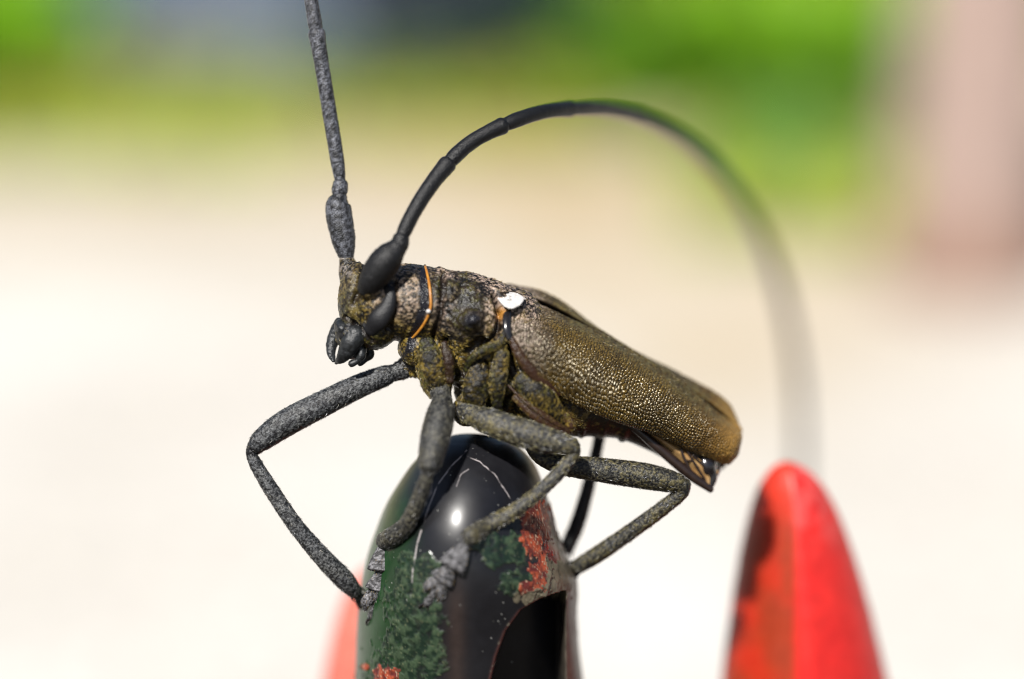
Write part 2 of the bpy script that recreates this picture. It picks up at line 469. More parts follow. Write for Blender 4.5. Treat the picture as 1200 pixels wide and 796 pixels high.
def handle(name, outline, w_axis, label, cat, mat, paint, rows_vis, v_end, depth=1.0, front=420, back=70, shape=None, group=None, profile=None):
    """upright rounded bar: outline = rows (v, left, right); paint(X, Y, Wd, nf) -> colour, roughness, push"""
    ol = np.array(outline, float)
    v0 = ol[0, 0]
    vv = v0 + (ol[-1, 0] - v0) * np.linspace(0, 1, rows_vis) ** 1.35
    vv = np.r_[vv, np.linspace(ol[-1, 0], v_end, 50)[1:]]
    # smooth outline in sqrt space so that the tip closes round
    s = np.sqrt(np.maximum(vv - v0, 0)); so = np.sqrt(ol[:, 0] - v0)
    def sm(col):
        t = np.interp(s, so, np.arange(len(so)))
        y = crom(ol[:, [col, col]], np.clip(t, 0, len(so) - 1))[:, 0]
        return y
    Lf, Rt = sm(1), sm(2)
    over = vv > ol[-1, 0]
    slL = (ol[-1, 1] - ol[-2, 1]) / (ol[-1, 0] - ol[-2, 0]) * .25; slR = (ol[-1, 2] - ol[-2, 2]) / (ol[-1, 0] - ol[-2, 0]) * .25
    Lf[over] = ol[-1, 1] + slL * (vv[over] - ol[-1, 0]) * np.exp(-(vv[over] - ol[-1, 0]) / 600)
    Rt[over] = ol[-1, 2] + slR * (vv[over] - ol[-1, 0]) * np.exp(-(vv[over] - ol[-1, 0]) / 600)
    cx = (Lf + Rt) / 2; hw = np.maximum((Rt - Lf) / 2, .3)
    wa = w_axis + (vv - v0) * TAN
    th = np.r_[np.linspace(-math.pi / 2 - .25, math.pi / 2 + .25, front), np.linspace(math.pi / 2 + .25, 1.5 * math.pi - .25, back + 2)[1:-1]]
    n = len(th)
    sx, sy = np.sin(th), -np.cos(th)          # th = 0 faces the viewer
    if shape: sx, sy = shape(sx, sy)
    k = 1 + wa / DU
    U = (600 + (cx - 600) * k)[:, None] + (hw * k)[:, None] * sx
    Wd = wa[:, None] + (wa - profile(vv) if profile else hw * k * depth)[:, None] * sy
    Vv = (398 + (vv - 398) * k)[:, None] * np.ones(n)
    P = np.stack([U.ravel(), Vv.ravel(), Wd.ravel()], 1)
    i = np.arange(len(vv) - 1)[:, None] * n; j = np.arange(n)[None]
    a = (i + j).ravel(); b = (i + (j + 1) % n).ravel()
    F = np.stack([a, a + n, b + n, b], 1)
    nr = normals(P, F)
    kk = 1 + P[:, 2] / DU
    X = 600 + (P[:, 0] - 600) / kk; Y = 398 + (P[:, 1] - 398) / kk
    res = paint(X, Y, P, np.tile(sy, len(vv)) < .3); col, rgh, push = res[:3]
    cdir = np.stack([np.repeat(600 + (cx - 600) * k, n), P[:, 1], np.repeat(wa, n)], 1) - P
    out = -cdir / np.maximum(np.linalg.norm(cdir, axis=1, keepdims=True), 1e-6)
    P = P + out * push[:, None]
    if len(res) > 3: P[:, 2] += res[3]
    Wv = W3(P)
    base = W3([[600 + (cx[-1] - 600) * k[-1], P[-1, 1], wa[-1]]])[0]; base[2] = 0
    me = mesh_from(Wv - base, F, name); set_attr(me, col, rgh)
    o = link(name, me, mat); o.location = base
    tag(o, label, cat, group)
    return o

def chips(P, X, Y, cx, cy, rx, ry, s, thr=.5, sc=14):
    """ragged patch mask"""
    e = 1 - np.hypot((X - cx) / rx, (Y - cy) / ry)
    nn = fbm(P, sc, s, 4)
    return sstep(0, .09, e * .9 + (nn - thr) * 1.5)

def paint_black(X, Y, P, front):
    n1 = fbm(P, 30, 1); n2 = fbm(P, 7, 2, 3); n3 = vnoise(P, 2.6, 4)
    col = mixc((.0045, .0045, .006), (.009, .009, .011), n1)
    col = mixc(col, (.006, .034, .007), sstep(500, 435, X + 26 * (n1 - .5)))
    rgh = .36 + .08 * sstep(.4, .75, n1) + .05 * n2
    push = .5 * (fbm(P, 60, 6) - .5)
    fr = front.astype(float)
    # grey green scabs of old paint
    green = np.zeros_like(X)
    for i, (a, b, c, d, t) in enumerate([(588, 645, 34, 20, .50), (606, 684, 22, 20, .50), (480, 735, 36, 80, .57), (462, 792, 36, 36, .52),
                                         (492, 668, 26, 22, .56), (500, 705, 16, 30, .56), (508, 760, 22, 60, .60)]):
        green = np.maximum(green, chips(P, X, Y, a, b, c, d, 40 + i, t, 12))
    green *= fr
    gc = mixc((.004, .013, .007), (.030, .050, .026), sstep(.38, .66, n2))
    gc = mixc(gc, (.10, .11, .06), sstep(.72, .9, n3) * .5)
    green = green * (.35 + .65 * sstep(.36, .46, fbm(P, 6, 88, 3)))
    col = mixc(col, gc, green); rgh = rgh * (1 - green) + .55 * green
    push = push + green * (1.0 + 1.8 * (n2 - .5))
    # bare red and orange patches on the right edge
    red = np.zeros_like(X)
    for i, (a, b, c, d, t) in enumerate([(628, 618, 18, 32, .47), (634, 672, 12, 24, .48), (618, 690, 10, 8, .5), (455, 792, 16, 12, .5), (428, 782, 6, 6, .5)]):
        red = np.maximum(red, chips(P, X, Y, a, b, c, d, 60 + i, t, 9))
    deep = sstep(632, 644, X + 8 * (n2 - .5)) * sstep(582, 600, Y) * sstep(706, 680, Y)
    col = mixc(col, (.09, .005, .008), deep * fr); rgh = rgh * (1 - deep) + .3 * deep
    red *= fr
    rc = mixc((.08, .012, .010), (.30, .055, .022), sstep(.35, .68, n2))
    rc = mixc(rc, (.42, .30, .20), sstep(.70, .86, n3) * .7)
    col = mixc(col, rc, red); rgh = rgh * (1 - red) + .6 * red
    push = push + red * (1.2 + 2.4 * (n2 - .5))
    # pale tan filler along the shoulder
    tan = np.maximum(chips(P, X, Y, 655, 680, 22, 26, 71, .5, 10), chips(P, X, Y, 625, 700, 18, 9, 72, .46, 9)) * fr
    tan = np.maximum(tan, sstep(7, 3, seg_dist(X, Y, [(646, 612), (660, 645), (671, 668), (678, 700), (676, 740)])) * sstep(.3, .5, n2) * fr)
    col = mixc(col, mixc((.05, .042, .025), (.17, .145, .10), n2), tan); rgh = rgh * (1 - tan) + .6 * tan
    push = push + tan * 1.5 * (n2 - .2)
    # cut-away below the shoulder on the right
    ev = np.interp(Y, [690, 695, 702, 715, 740, 770, 800, 1200], [668, 652, 632, 610, 592, 581, 574, 560])
    rec = sstep(0, 4, X - ev) * sstep(690, 694, Y) * sstep(1250, 1150, Y) * sstep(664, 654, X)
    sink = 70 * rec * fr
    lip = np.exp(-((X - ev) / 2.2) ** 2) * sstep(692, 697, Y) * fr
    col = mixc(col, mixc((.10, .04, .035), (.42, .36, .27), sstep(.6, .8, n2)), lip * .75)
    dull = sstep(652, 664, X) * sstep(700, 716, Y) * fr
    col = mixc(col, mixc((.02, .018, .014), (.12, .10, .075), n2), dull * .8); rgh = rgh * (1 - dull) + .5 * dull
    # brown streak down the front, scratches, dust
    st = np.exp(-((X - 533 - 3 * n2) / 11) ** 2) * sstep(655, 720, Y) * fr
    col = mixc(col, (.030, .020, .017), st * .7)
    for poly, wd, g in (([(547, 528), (530, 545), (512, 570), (500, 600), (489, 638), (484, 668), (482, 700)], 1.3, .75), ([(545, 534), (562, 541), (580, 556), (592, 575), (601, 590)], 1.0, .7), ([(549, 550), (540, 556), (535, 570)], .9, .5)):
        sc_ = sstep(wd, wd * .35, seg_dist(X + 2 * (n2 - .5), Y, poly)) * sstep(.30, .6, fbm(P, 9, 77)) * fr * g * .8
        col = mixc(col, (.42, .38, .38), sc_); rgh = rgh * (1 - sc_) + .6 * sc_
    dust = sstep(.935, .955, vnoise(P, 2.0, 91)) * sstep(.5, .65, fbm(P, 28, 92)) * fr
    col = mixc(col, (.45, .45, .42), dust * .7); rgh = rgh * (1 - dust) + .7 * dust
    return col, rgh, push, sink

black_outline = [(508, 551, 551), (510, 531, 572), (514, 520, 588), (520, 508, 602), (530, 496, 615), (545, 482, 627), (565, 468, 636), (590, 453, 644), (620, 441, 652),
                 (650, 431, 664), (680, 424, 676), (720, 419, 676), (760, 417, 679), (800, 416, 684)]
POST_W = 52
PROF_V = np.linspace(508, 2200, 1693)                 # depth of the front face: a blunt nose that turns upright lower down
_sl = np.interp(PROF_V[1:] - .5, [508, 514, 522, 540, 570, 600, 630, 665, 710, 2200], [-5, -2.6, -1.6, -1.0, -.60, -.345, -.08, .15, TAN, TAN])
for _ in range(3):
    _p = np.convolve(np.r_[[_sl[0]] * 8, _sl, [_sl[-1]] * 8], np.ones(17) / 17, 'valid')
    _sl = np.where(np.arange(len(_sl)) < 10, _sl, _p)
PROF_W = POST_W + np.r_[0, np.cumsum(_sl)]
def post_profile(v):
    return np.interp(v, PROF_V, PROF_W)
def post_front(u, v):
    o = np.array(black_outline); l = np.interp(v, o[:, 0], o[:, 1]); rr = np.interp(v, o[:, 0], o[:, 2])
    c, h = (l + rr) / 2, (rr - l) / 2
    wa = POST_W + (v - 508) * TAN
    return wa - (wa - post_profile(v)) * math.sqrt(max(0, 1 - ((u - c) / h) ** 2)) * 1.02
handle('rounded_post', black_outline, POST_W, 'glossy black and dark green rounded post with chipped red paint under the beetle', 'post', M_POST, paint_black, 330, 2050, profile=post_profile)

def paint_red(X, Y, P, front):
    n1 = fbm(P, 40, 101); n2 = fbm(P, 16, 102)
    col = mixc((.50, .010, .010), (.60, .022, .016), n1)
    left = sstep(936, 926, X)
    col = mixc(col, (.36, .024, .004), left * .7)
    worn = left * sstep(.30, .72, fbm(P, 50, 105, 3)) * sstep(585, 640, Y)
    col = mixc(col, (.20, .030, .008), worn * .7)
    top = sstep(660, 600, Y) * sstep(.35, .6, n2) * (1 - left)  # pink highlight painted onto the upper right of the tip
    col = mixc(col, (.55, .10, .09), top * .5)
    return col, .33 + .2 * n2, .8 * (n1 - .5)

def facet(sx, sy):
    th = np.arctan2(sx, -sy)
    r = 1 / (np.abs(sx) ** 1.55 + np.abs(sy) ** 1.55) ** (1 / 1.55)
    ridge = np.exp(-((th + .02) / .16) ** 2) * .035
    return sx * r * (1 + ridge), sy * r * (1 + ridge)

red_outline = [(541, 922, 922), (543, 913, 931), (548, 905, 942), (556, 898, 953), (570, 889, 965), (590, 881, 977), (620, 873, 990), (650, 866, 1001), (700, 858, 1016), (750, 851, 1029), (800, 845, 1041)]
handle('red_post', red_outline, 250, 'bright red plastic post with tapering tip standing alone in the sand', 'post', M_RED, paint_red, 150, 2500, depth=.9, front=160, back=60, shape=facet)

def paint_sunlit_red(X, Y, P, front):
    n1 = fbm(P, 40, 131)
    return mixc((.46, .10, .07), (.52, .15, .11), n1), .4 + .1 * n1, .6 * (n1 - .5)  # red plastic coloured paler, sunlight painted into the base tone
salmon_outline = [(660, 446, 446), (663, 433, 459), (672, 420, 472), (690, 407, 485), (720, 396, 496), (760, 386, 506), (800, 378, 514)]
handle('salmon_post', salmon_outline, 420, 'red post, coloured pale as if sunlit, half hidden behind the black post', 'post', M_RED, paint_sunlit_red, 90, 2600, depth=.9, front=120, back=60)

# ------------------------------------------------------------------ the beetle
BASE = W3(Q([[550, 510, 50]]))[0]
beetle = bpy.data.objects.new('longhorn_beetle', None)
COLL.objects.link(beetle); beetle.location = BASE
beetle.empty_display_size = .005
tag(beetle, 'brassy brown longhorn beetle with long dark antennae standing on the black post', 'beetle')

def part(name, V, F, mat, parent=beetle, col=None, rgh=None, smooth=True):
    me = mesh_from(W3(V) - BASE, np.asarray(F), name)
    if col is not None: set_attr(me, col, rgh)
    return link(name, me, mat, parent, smooth=smooth)

def setae(name, V, N, idx, length, parent, cols, lean=.75, width=.45, flow=(1, .6, 0)):
    """short hairs, one thin blade each, rooted at the given vertices"""
    k = len(idx)
    p = V[idx]; n = N[idx]
    f = np.array(flow, float) + rng.normal(0, .45, (k, 3))
    f = f - n * np.sum(f * n, 1, keepdims=True); f /= np.maximum(np.linalg.norm(f, axis=1, keepdims=True), 1e-6)
    d = n * (1 - lean) + f * lean; d /= np.linalg.norm(d, axis=1, keepdims=True)
    L = length * rng.uniform(.5, 1.25, (k, 1))
    s = np.cross(d, rng.normal(0, 1, (k, 3))); s /= np.maximum(np.linalg.norm(s, axis=1, keepdims=True), 1e-6)
    s *= width
    P = np.stack([p - n * .4 - s, p - n * .4 + s, p + d * L * .55 + s * .7, p + d * L * .55 - s * .7, p + d * L + n * -.1 * L], 1).reshape(-1, 3)
    o = np.arange(k)[:, None] * 5
    me = mesh_from(W3(P) - BASE, np.vstack([o + [0, 1, 2], o + [0, 2, 3], o + [3, 2, 4]]), name)
    c = np.asarray(cols)[rng.integers(0, len(cols), k)] * rng.uniform(.6, 1.3, (k, 1))
    set_attr(me, np.repeat(c, 5, 0))
    ob = link(name, me, M_HAIR, parent); ob['kind'] = 'stuff'
    return ob

GOLD = np.array((.27, .185, .034)); OLIVE = np.array((.070, .068, .012)); PINK = np.array((.32, .24, .195)); DARK = np.array((.005, .004, .003)); BROWN = np.array((.026, .016, .008))

# --- body: head, thorax and abdomen in one continuous surface
def build_body():
    p = []
    # head
    p.append(ball((446, 353, 6), (48, 46, 42), .15))
    p.append(ball((418, 348, 4), (22, 42, 34), .10))
    p.append(ball((440, 384, 4), (28, 26, 34), -.3))
    p.append(ball((412, 392, 4), (19, 20, 26), .5))
    p.append(tube([(413, 330, 22, 15), (409, 316, 27, 13), (406, 305, 29, 9)]))
    p.append(tube([(438, 342, -20, 17), (431, 338, -34, 13)]))
    p.append(tube([(455, 354, 8, 44), (478, 355, 10, 46), (500, 357, 12, 45)], n=32))
    # pronotum and its side spines
    p.append(tube([(494, 358, 12, 41), (506, 359, 13, 46), (522, 363, 14, 47), (548, 371, 17, 52), (572, 379, 20, 50), (592, 387, 24, 53)], n=32))
    p.append(tube([(550, 376, -18, 22), (552, 376, -38, 13), (553, 375, -48, 6)]))
    p.append(tube([(550, 376, 52, 22), (552, 374, 72, 13), (553, 372, 84, 6)]))
    p.append(ball((528, 345, -18), (14, 20, 16)))
    # front coxae and breast
    p.append(ball((492, 408, 10), (26, 22, 32)))
    p.append(ball((512, 420, 8), (26, 34, 30), .3))
    p.append(ball((511, 440, -14), (20, 30, 19), -.1))
    p.append(tube([(500, 425, 30, 18), (484, 428, 28, 15), (474, 430, 26, 12)]))
    # middle and hind thorax
    p.append(ball((566, 420, 24), (38, 50, 50), .35))
    p.append(ball((578, 442, 28), (46, 58, 54), .3))
    p.append(ball((625, 440, 34), (64, 50, 58), .48))
    p.append(ball((556, 462, 0), (22, 38, 28), -.35))
    p.append(ball((548, 482, -8), (19, 18, 16)))
    p.append(tube([(608, 455, -16, 17), (632, 474, -16, 19), (652, 490, -12, 13)]))
    # back between pronotum and wing cases
    p.append(tube([(560, 361, 24, 34), (590, 372, 34, 34), (640, 400, 42, 34)], n=28))
    # abdomen with its rings
    p.append(tube([(630, 458, 40, 50), (660, 466, 44, 46), (700, 474, 50, 39), (740, 486, 58, 32), (785, 512, 68, 26), (815, 534, 74, 22), (832, 552, 78, 14)], n=30))
    for i, (a, b, w, r) in enumerate([(668, 470, 45, 43.5), (690, 474, 49, 40.5), (713, 478, 53, 37), (736, 486, 58, 33)]):
        p.append(ball((a, b, w), (13, r + 1.5, r + 3), .25))
    V, F = remesh(p, 1.12, 4)
    N = normals(V, F)
    k = 1 + V[:, 2] / DU
    X = 600 + (V[:, 0] - 600) / k; Y = 398 + (V[:, 1] - 398) / k; Wd = V[:, 2]
    mid = np.interp(X, [400, 500, 600, 700, 830], [5, 12, 26, 50, 76])
    nearside = sstep(8, -6, Wd - mid)
    push = np.zeros(len(V))
    # sutures and folds of the side plates
    grooves = [([(519, 322), (518, 350), (514, 378), (505, 400)], 3.0, 5), ([(580, 345), (585, 370), (582, 392), (560, 410), (544, 430), (534, 462)], 3.2, 8),
               ([(565, 398), (548, 412), (536, 440)], 3.5, 6), ([(594, 395), (600, 420), (604, 448), (590, 480)], 3.0, 8), ([(604, 412), (626, 444), (655, 466)], 2.6, 7),
               ([(571, 425), (566, 455), (575, 480)], 2.6, 5), ([(606, 470), (630, 492), (655, 508)], 2.6, 6), ([(566, 430), (560, 412)], 3, 4), ([(520, 400), (524, 430), (520, 462)], 3, 7),
               ([(496, 425), (505, 432), (512, 452)], 2.4, 4), ([(405, 372), (420, 382), (436, 400)], 2.2, 4), ([(428, 300), (424, 330), (414, 355)], 3, 4), ([(462, 330), (464, 360), (455, 385)], 4, 3),
               ([(536, 452), (545, 470), (538, 490)], 2.5, 5), ([(620, 452), (600, 458)], 2, 4)]
    gm = np.zeros(len(V))
    for poly, sg, dp in grooves:
        g = np.exp(-(seg_dist(X + 3 * (vnoise(V, 9, 3) - .5), Y, poly) / sg) ** 2) * nearside
        push -= 1.4 * dp * g; gm = np.maximum(gm, g)
    n_s = fbm(V, 3.6, 11, 2); n_m = fbm(V, 13, 12, 3); n_l = fbm(V, 34, 13, 3)
    n_c = .55 * vnoise(V, 1.9, 71) + .45 * n_s
    pro = sstep(505, 515, X) * sstep(650, 630, X) * sstep(430, 400, Y)
    head = sstep(512, 500, X) * sstep(425, 410, Y)
    thx = sstep(395, 425, Y + .25 * (560 - X)) * sstep(470, 482, X)
    abd = sstep(660, 690, X) * sstep(455, 465, Y)
    push += (n_s - .5) * (2.4 * pro + 1.2 * head + 1.8 * thx * (1 - abd) + .5 * abd) + (n_m - .5) * (2.0 * pro + 1.3 * head + 2.6 * thx * (1 - abd) + 1 * abd)
    # rough wrinkles across the pronotum
    push += pro * 1.0 * np.sin((X - .3 * Y) / 5.2 + 5 * n_m)
    V = V + N * push[:, None]
    N2 = normals(V, F)
    # pigment, with painted highlight specks
    col = mixc(DARK, BROWN, sstep(.4, .7, n_m) * .7)
    gold = sstep(.46, .68, n_c * .75 + n_m * .25 + .10 * (n_l - .5))
    fur = np.clip(thx * (1 - abd), 0, 1)
    col = mixc(col, mixc(OLIVE, GOLD, sstep(.4, .6, n_l)), gold * (.8 * fur + .55 * head + .55 * pro))
    pk = sstep(.42, .68, n_c) * sstep(.36, .56, n_l + .1)
    upper = sstep(395, 360, Y + .15 * (500 - X))
    col = mixc(col, PINK * 1.05, pk * upper * (.85 * pro + .75 * head * sstep(425, 450, X)))  # pinkish tone of the cuticle, brightened on top to paint in highlight specks
    col = mixc(col, (.08, .07, .055), sstep(.42, .7, n_c) * sstep(425, 412, X) * head * .5)
    col = mixc(col, (.06, .052, .014), sstep(.42, .70, n_c) * sstep(430, 418, X) * sstep(335, 350, Y) * sstep(385, 375, Y) * .6)
    col = mixc(col, (.14, .12, .105), sstep(.45, .6, n_s) * sstep(330, 318, Y) * sstep(420, 410, X))
    col = mixc(col, (.006, .006, .007), sstep(374, 382, Y) * sstep(440, 430, X + .6 * (Y - 380)) * head)
    band = sstep(489, 493, X + 7 * (n_m - .5) + .0 * Y + .35 * np.maximum(Y - 360, 0)) * sstep(506, 500, X + .35 * np.maximum(Y - 360, 0)) * sstep(306, 312, Y) * head
    col = mixc(col, (.007, .007, .010), band)
    col = mixc(col, (.010, .006, .004), np.clip(gm * 1.2, 0, 1) * .85)
    spine = np.exp(-(((X - 553) / 10) ** 2 + ((Y - 376) / 8) ** 2)) * nearside
    col = mixc(col, (.012, .012, .016), np.clip(spine * 1.6, 0, 1))
    col = mixc(col, (.38, .17, .03), np.exp(-(((X - 589) / 5) ** 2 + ((Y - 367) / 7) ** 2)) * .9)
    col = mixc(col, (.30, .17, .04), np.exp(-(((X - 666) / 8) ** 2 + ((Y - 500) / 12) ** 2)) * .8)
    col = mixc(col, (.018, .011, .007), abd * .9)
    col = mixc(col, (.16, .11, .03), abd * sstep(.55, .7, n_s) * sstep(.5, .65, n_l) * .8)
    rgh = .50 - .32 * n_c
    rgh = rgh * (1 - abd) + .30 * abd
    sp = np.clip(spine * 1.6 + band, 0, 1)
    rgh = rgh * (1 - sp) + .22 * sp
    body = part('body', V, F, M_BODY, col=col, rgh=rgh)
    # pubescence
    wgt = (gold * fur * 1.3 + .25 * fur + .35 * gold * head + .3 * gold * pro) * (1 - gm) * (1 - sp) * sstep(40, 0, Wd - mid)
    wgt /= wgt.sum()
    idx = rng.choice(len(V), 14000, p=wgt)
    setae('golden_setae', V, N2, idx, 4.2, body, [(.18, .125, .025), (.12, .095, .02), (.25, .2, .09), (.05, .045, .015)], .86, .26)
    return body
body = build_body()

# --- plates of the side of the thorax, each with its own seam
def plate(cps, flat, seed, gold, brown=0.0, gloss=0.0, hair=700, amp=1.0):
    V, F = tube(cps, .9, 44, flat)
    N = normals(V, F)
    a = fbm(V, 3.2, seed, 2); m = fbm(V, 11, seed + 3, 2); fine = vnoise(V, 1.8, seed + 8)
    V = V + N * ((a - .5) * 1.6 * amp + (m - .5) * 2.2 * amp)[:, None]
    N = normals(V, F)
    rim = np.abs(np.sin(2 * math.pi * (np.arange(len(V)) % 44) / 44)) ** 2
    col = mixc(DARK, (.026, .012, .007), np.full(len(V), brown))
    g = sstep(.44, .70, fine * .5 + a * .3 + m * .2)
    col = mixc(col, mixc(OLIVE, GOLD, sstep(.4, .6, fbm(V, 24, seed + 5))), g * gold * (.45 + .55 * rim))
    rg = .50 - .28 * fine; rg = rg * (1 - gloss) + .24 * gloss
    o = part('thorax_plate', V, F, M_PLATE, beetle, col, rg)
    if hair:
        wgt = (.10 + g) * (.2 + rim) * (V[:, 2] < np.median(V[:, 2])); wgt /= wgt.sum()
        setae('golden_setae', V, N, rng.choice(len(V), hair, p=wgt), 4.2, o, [(.18, .125, .025), (.12, .095, .02), (.25, .2, .09), (.05, .045, .015)], .86, .26, (.5, 1, 0))
    return o
plate([(593, 386, -30, 3), (586, 402, -35, 4.5), (568, 409, -36, 5.5), (553, 420, -32, 4.5), (545, 434, -25, 3)], .6, 501, 1.0)
plate([(589, 402, -30, 6), (587, 425, -35, 9), (582, 452, -34, 10), (583, 476, -27, 6)], .42, 511, .8)
plate([(560, 424, -22, 8), (560, 445, -27, 15), (556, 466, -25, 15), (552, 484, -20, 10)], .40, 521, .45, amp=1.6)
plate([(600, 398, -38, 4), (611, 420, -40, 6.5), (630, 443, -36, 6.5), (655, 462, -24, 3.5)], .6, 531, .1, 1, .7, 40, .5)
plate([(610, 446, -34, 10), (630, 461, -36, 14), (647, 477, -31, 12), (660, 492, -25, 7)], .38, 541, .75)
plate([(604, 466, -32, 5), (628, 485, -34, 8), (650, 501, -30, 8), (664, 506, -24, 6)], .5, 551, .25, 1, .6, 80, .6)
plate([(596, 452, -32, 1.6), (620, 476, -39, 1.6), (645, 494, -36, 1.6), (660, 502, -30, 1.4)], 1, 561, .3, 1, .8, 0, .2)
plate([(500, 402, -20, 10), (504, 418, -27, 14), (508, 434, -29, 13), (512, 448, -27, 10)], .45, 571, .95)
plate([(521, 404, -26, 5), (526, 425, -30, 6), (527, 446, -26, 5)], .6, 581, .2, .6, .4, 60)
plate([(668, 506, -22, 3), (668, 498, -24, 6), (662, 488, -26, 5)], .7, 591, .9, 1, .3, 60)

# --- wing cases
def shell(stations, ns, nt, thick=3.0):
    S = np.array([Q(np.array(s)) for s in stations])            # stations x points x 3
    L = np.r_[0, np.cumsum(np.linalg.norm(np.diff(S[:, 2], axis=0), axis=1))]
    t = np.interp(np.linspace(0, L[-1], ns), L, np.arange(len(S)))
    K = S.shape[1]
    R = crom(S.reshape(len(S), -1), t).reshape(ns, K, 3)
    tt = np.linspace(0, K - 1, nt)
    G = crom(R.transpose(1, 0, 2).reshape(K, -1), tt).reshape(nt, ns, 3).transpose(1, 0, 2)
    i = np.arange(ns - 1)[:, None] * nt; j = np.arange(nt - 1)[None]
    a = (i + j).ravel()
    F = np.stack([a, a + nt, a + nt + 1, a + 1], 1)
    return G.reshape(-1, 3), F, ns, nt

def build_elytron(stations, ns, nt, seed, near=True):
    V, F, ns, nt = shell(stations, ns, nt)
    N = normals(V, F)
    if (N[:, 2].mean() > 0) == near:                             # outward: towards the viewer on the near case
        F = F[:, ::-1]; N = -N
    G = V.reshape(ns, nt, 3)
    al = np.r_[0, np.cumsum(np.linalg.norm(np.diff(G[:, nt // 2], axis=0), axis=1))]
    ac = np.r_[0, np.cumsum(np.linalg.norm(np.diff(G[ns // 2], axis=0), axis=1))]
    A = np.repeat(al, nt); B = np.tile(ac, ns)
    sN = A / al[-1]; tN = np.tile(np.linspace(0, 1, nt), ns)
    wob = np.stack([fbm(V, 22, seed) - .5, fbm(V, 22, seed + 3) - .5], 1) * 10
    cs = 3.5
    B = B * (1 + .25 * (fbm(V, 60, seed + 40) - .5)); A = A * 1.0
    d1, d2, val = worley2((A + wob[:, 0]) / cs, (B + wob[:, 1]) / (cs * 1.35), seed)
    cell = sstep(.02, .30, d2 - d1)
    lump = cell * (1 - .6 * d1 ** 2)
    n_m = fbm(V, 14, seed + 7); n_s = vnoise(V, 2.4, seed + 8); n_l = fbm(V, 45, seed + 9)
    amp = 2.5 * (1 - .55 * sstep(.75, 1, sN)) * (.40 + .60 * sstep(.08, .32, tN)) * (.7 + .6 * fbm(V, 18, seed + 31))
    push = lump * amp + 1.6 * (n_m - .5) + 1.0 * (n_s - .5) * .5
    edge = np.minimum(np.minimum(tN, 1 - tN) * ac[-1], np.minimum(sN, 1 - sN) * al[-1])
    push = push * sstep(0, 6, edge)
    rim = np.exp(-((tN * ac[-1] - 3) / 2.4) ** 2)
    V2 = V + N * (push + 1.5 * rim)[:, None]
    # pigment: dark cuticle in the pits, brass coloured felt on the grains
    grain = cell * (.45 + .55 * sstep(.2, .7, .4 * val + .6 * n_s))
    brass = mixc((.050, .031, .007), (.105, .066, .013), sstep(.3, .7, n_l))
    brass = mixc(brass, (.15, .08, .018), sstep(.62, .95, sN))
    col = mixc((.008, .005, .003), brass, grain * .9)
    sh = sstep(.20, .02, sN + .10 * (n_m - .5)) * sstep(.85, .6, tN)
    col = mixc(col, mixc((.04, .03, .024), (.22, .175, .15), sstep(.35, .65, n_s)), sh * .8)
    col = mixc(col, (.085, .075, .033), sstep(.30, .10, tN) * sstep(.1, .25, sN) * sstep(.4, .6, n_s) * .6)
    col = mixc(col, (.34, .19, .045), sstep(.80, 1, sN) * .7)
    col = mixc(col, (.02, .014, .010), sstep(.90, .97, tN) * .8)
    low = sstep(.16, .03, sN) * sstep(.62, .8, tN)
    col = mixc(col, (.012, .010, .010), low * .9)
    rgh = .33 - .12 * grain + .16 * sh + .14 * sstep(.30, .12, tN)
    # closed thin shell
    n0 = len(V2)
    Vi = V - N * 3.0
    VV = np.vstack([V2, Vi]); FF = [F, F[:, ::-1] + n0]
    ring = np.r_[np.arange(nt), np.arange(1, ns) * nt + nt - 1, (ns - 1) * nt + np.arange(nt - 2, -1, -1), np.arange(ns - 2, 0, -1) * nt]
    r2 = np.roll(ring, -1)
    FF.append(np.stack([ring, r2, r2 + n0, ring + n0], 1))
    e = part('elytron', VV, np.vstack(FF), M_ELY, col=np.vstack([col, np.tile((.03, .02, .012), (n0, 1))]), rgh=np.r_[rgh, np.full(n0, .4)])
    w = (.25 + sstep(.4, .7, n_m)) * sstep(1.0, .6, sN) * (tN < .9); w /= w.sum()
    idx = rng.choice(n0, 1200 if near else 500, p=w)
    setae('fine_setae', V2, N, idx, 4.0, e, [(.22, .16, .06), (.28, .24, .16), (.15, .11, .035)], .85, .28, (1, .6, .1))
    return e

near_st = [
    [(609, 350, 30), (599, 359, 2), (595, 375, -26), (597, 397, -34), (604, 421, -30), (610, 428, -16)],
    [(626, 355, 33), (620, 364, 4), (614, 385, -30), (614, 408, -38), (618, 434, -32), (624, 440, -16)],
    [(652, 366, 36), (648, 377, 6), (643, 397, -28), (639, 422, -38), (639, 448, -30), (645, 453, -12)],
    [(720, 399, 46), (716, 410, 14), (708, 434, -16), (700, 460, -25), (695, 480, -14), (701, 484, 2)],
    [(786, 439, 57), (780, 451, 27), (771, 474, 3), (763, 489, -4), (753, 501, 6), (757, 504, 24)],
    [(836, 479, 68), (831, 489, 44), (826, 502, 27), (818, 515, 24), (808, 524, 34), (810, 527, 48)],
    [(862, 499, 77), (862, 506, 60), (860, 519, 48), (854, 532, 46), (845, 540, 54), (845, 542, 62)],
    [(868, 506, 82), (870, 512, 72), (868, 523, 66), (865, 534, 64), (857, 543, 66), (855, 545, 70)]]
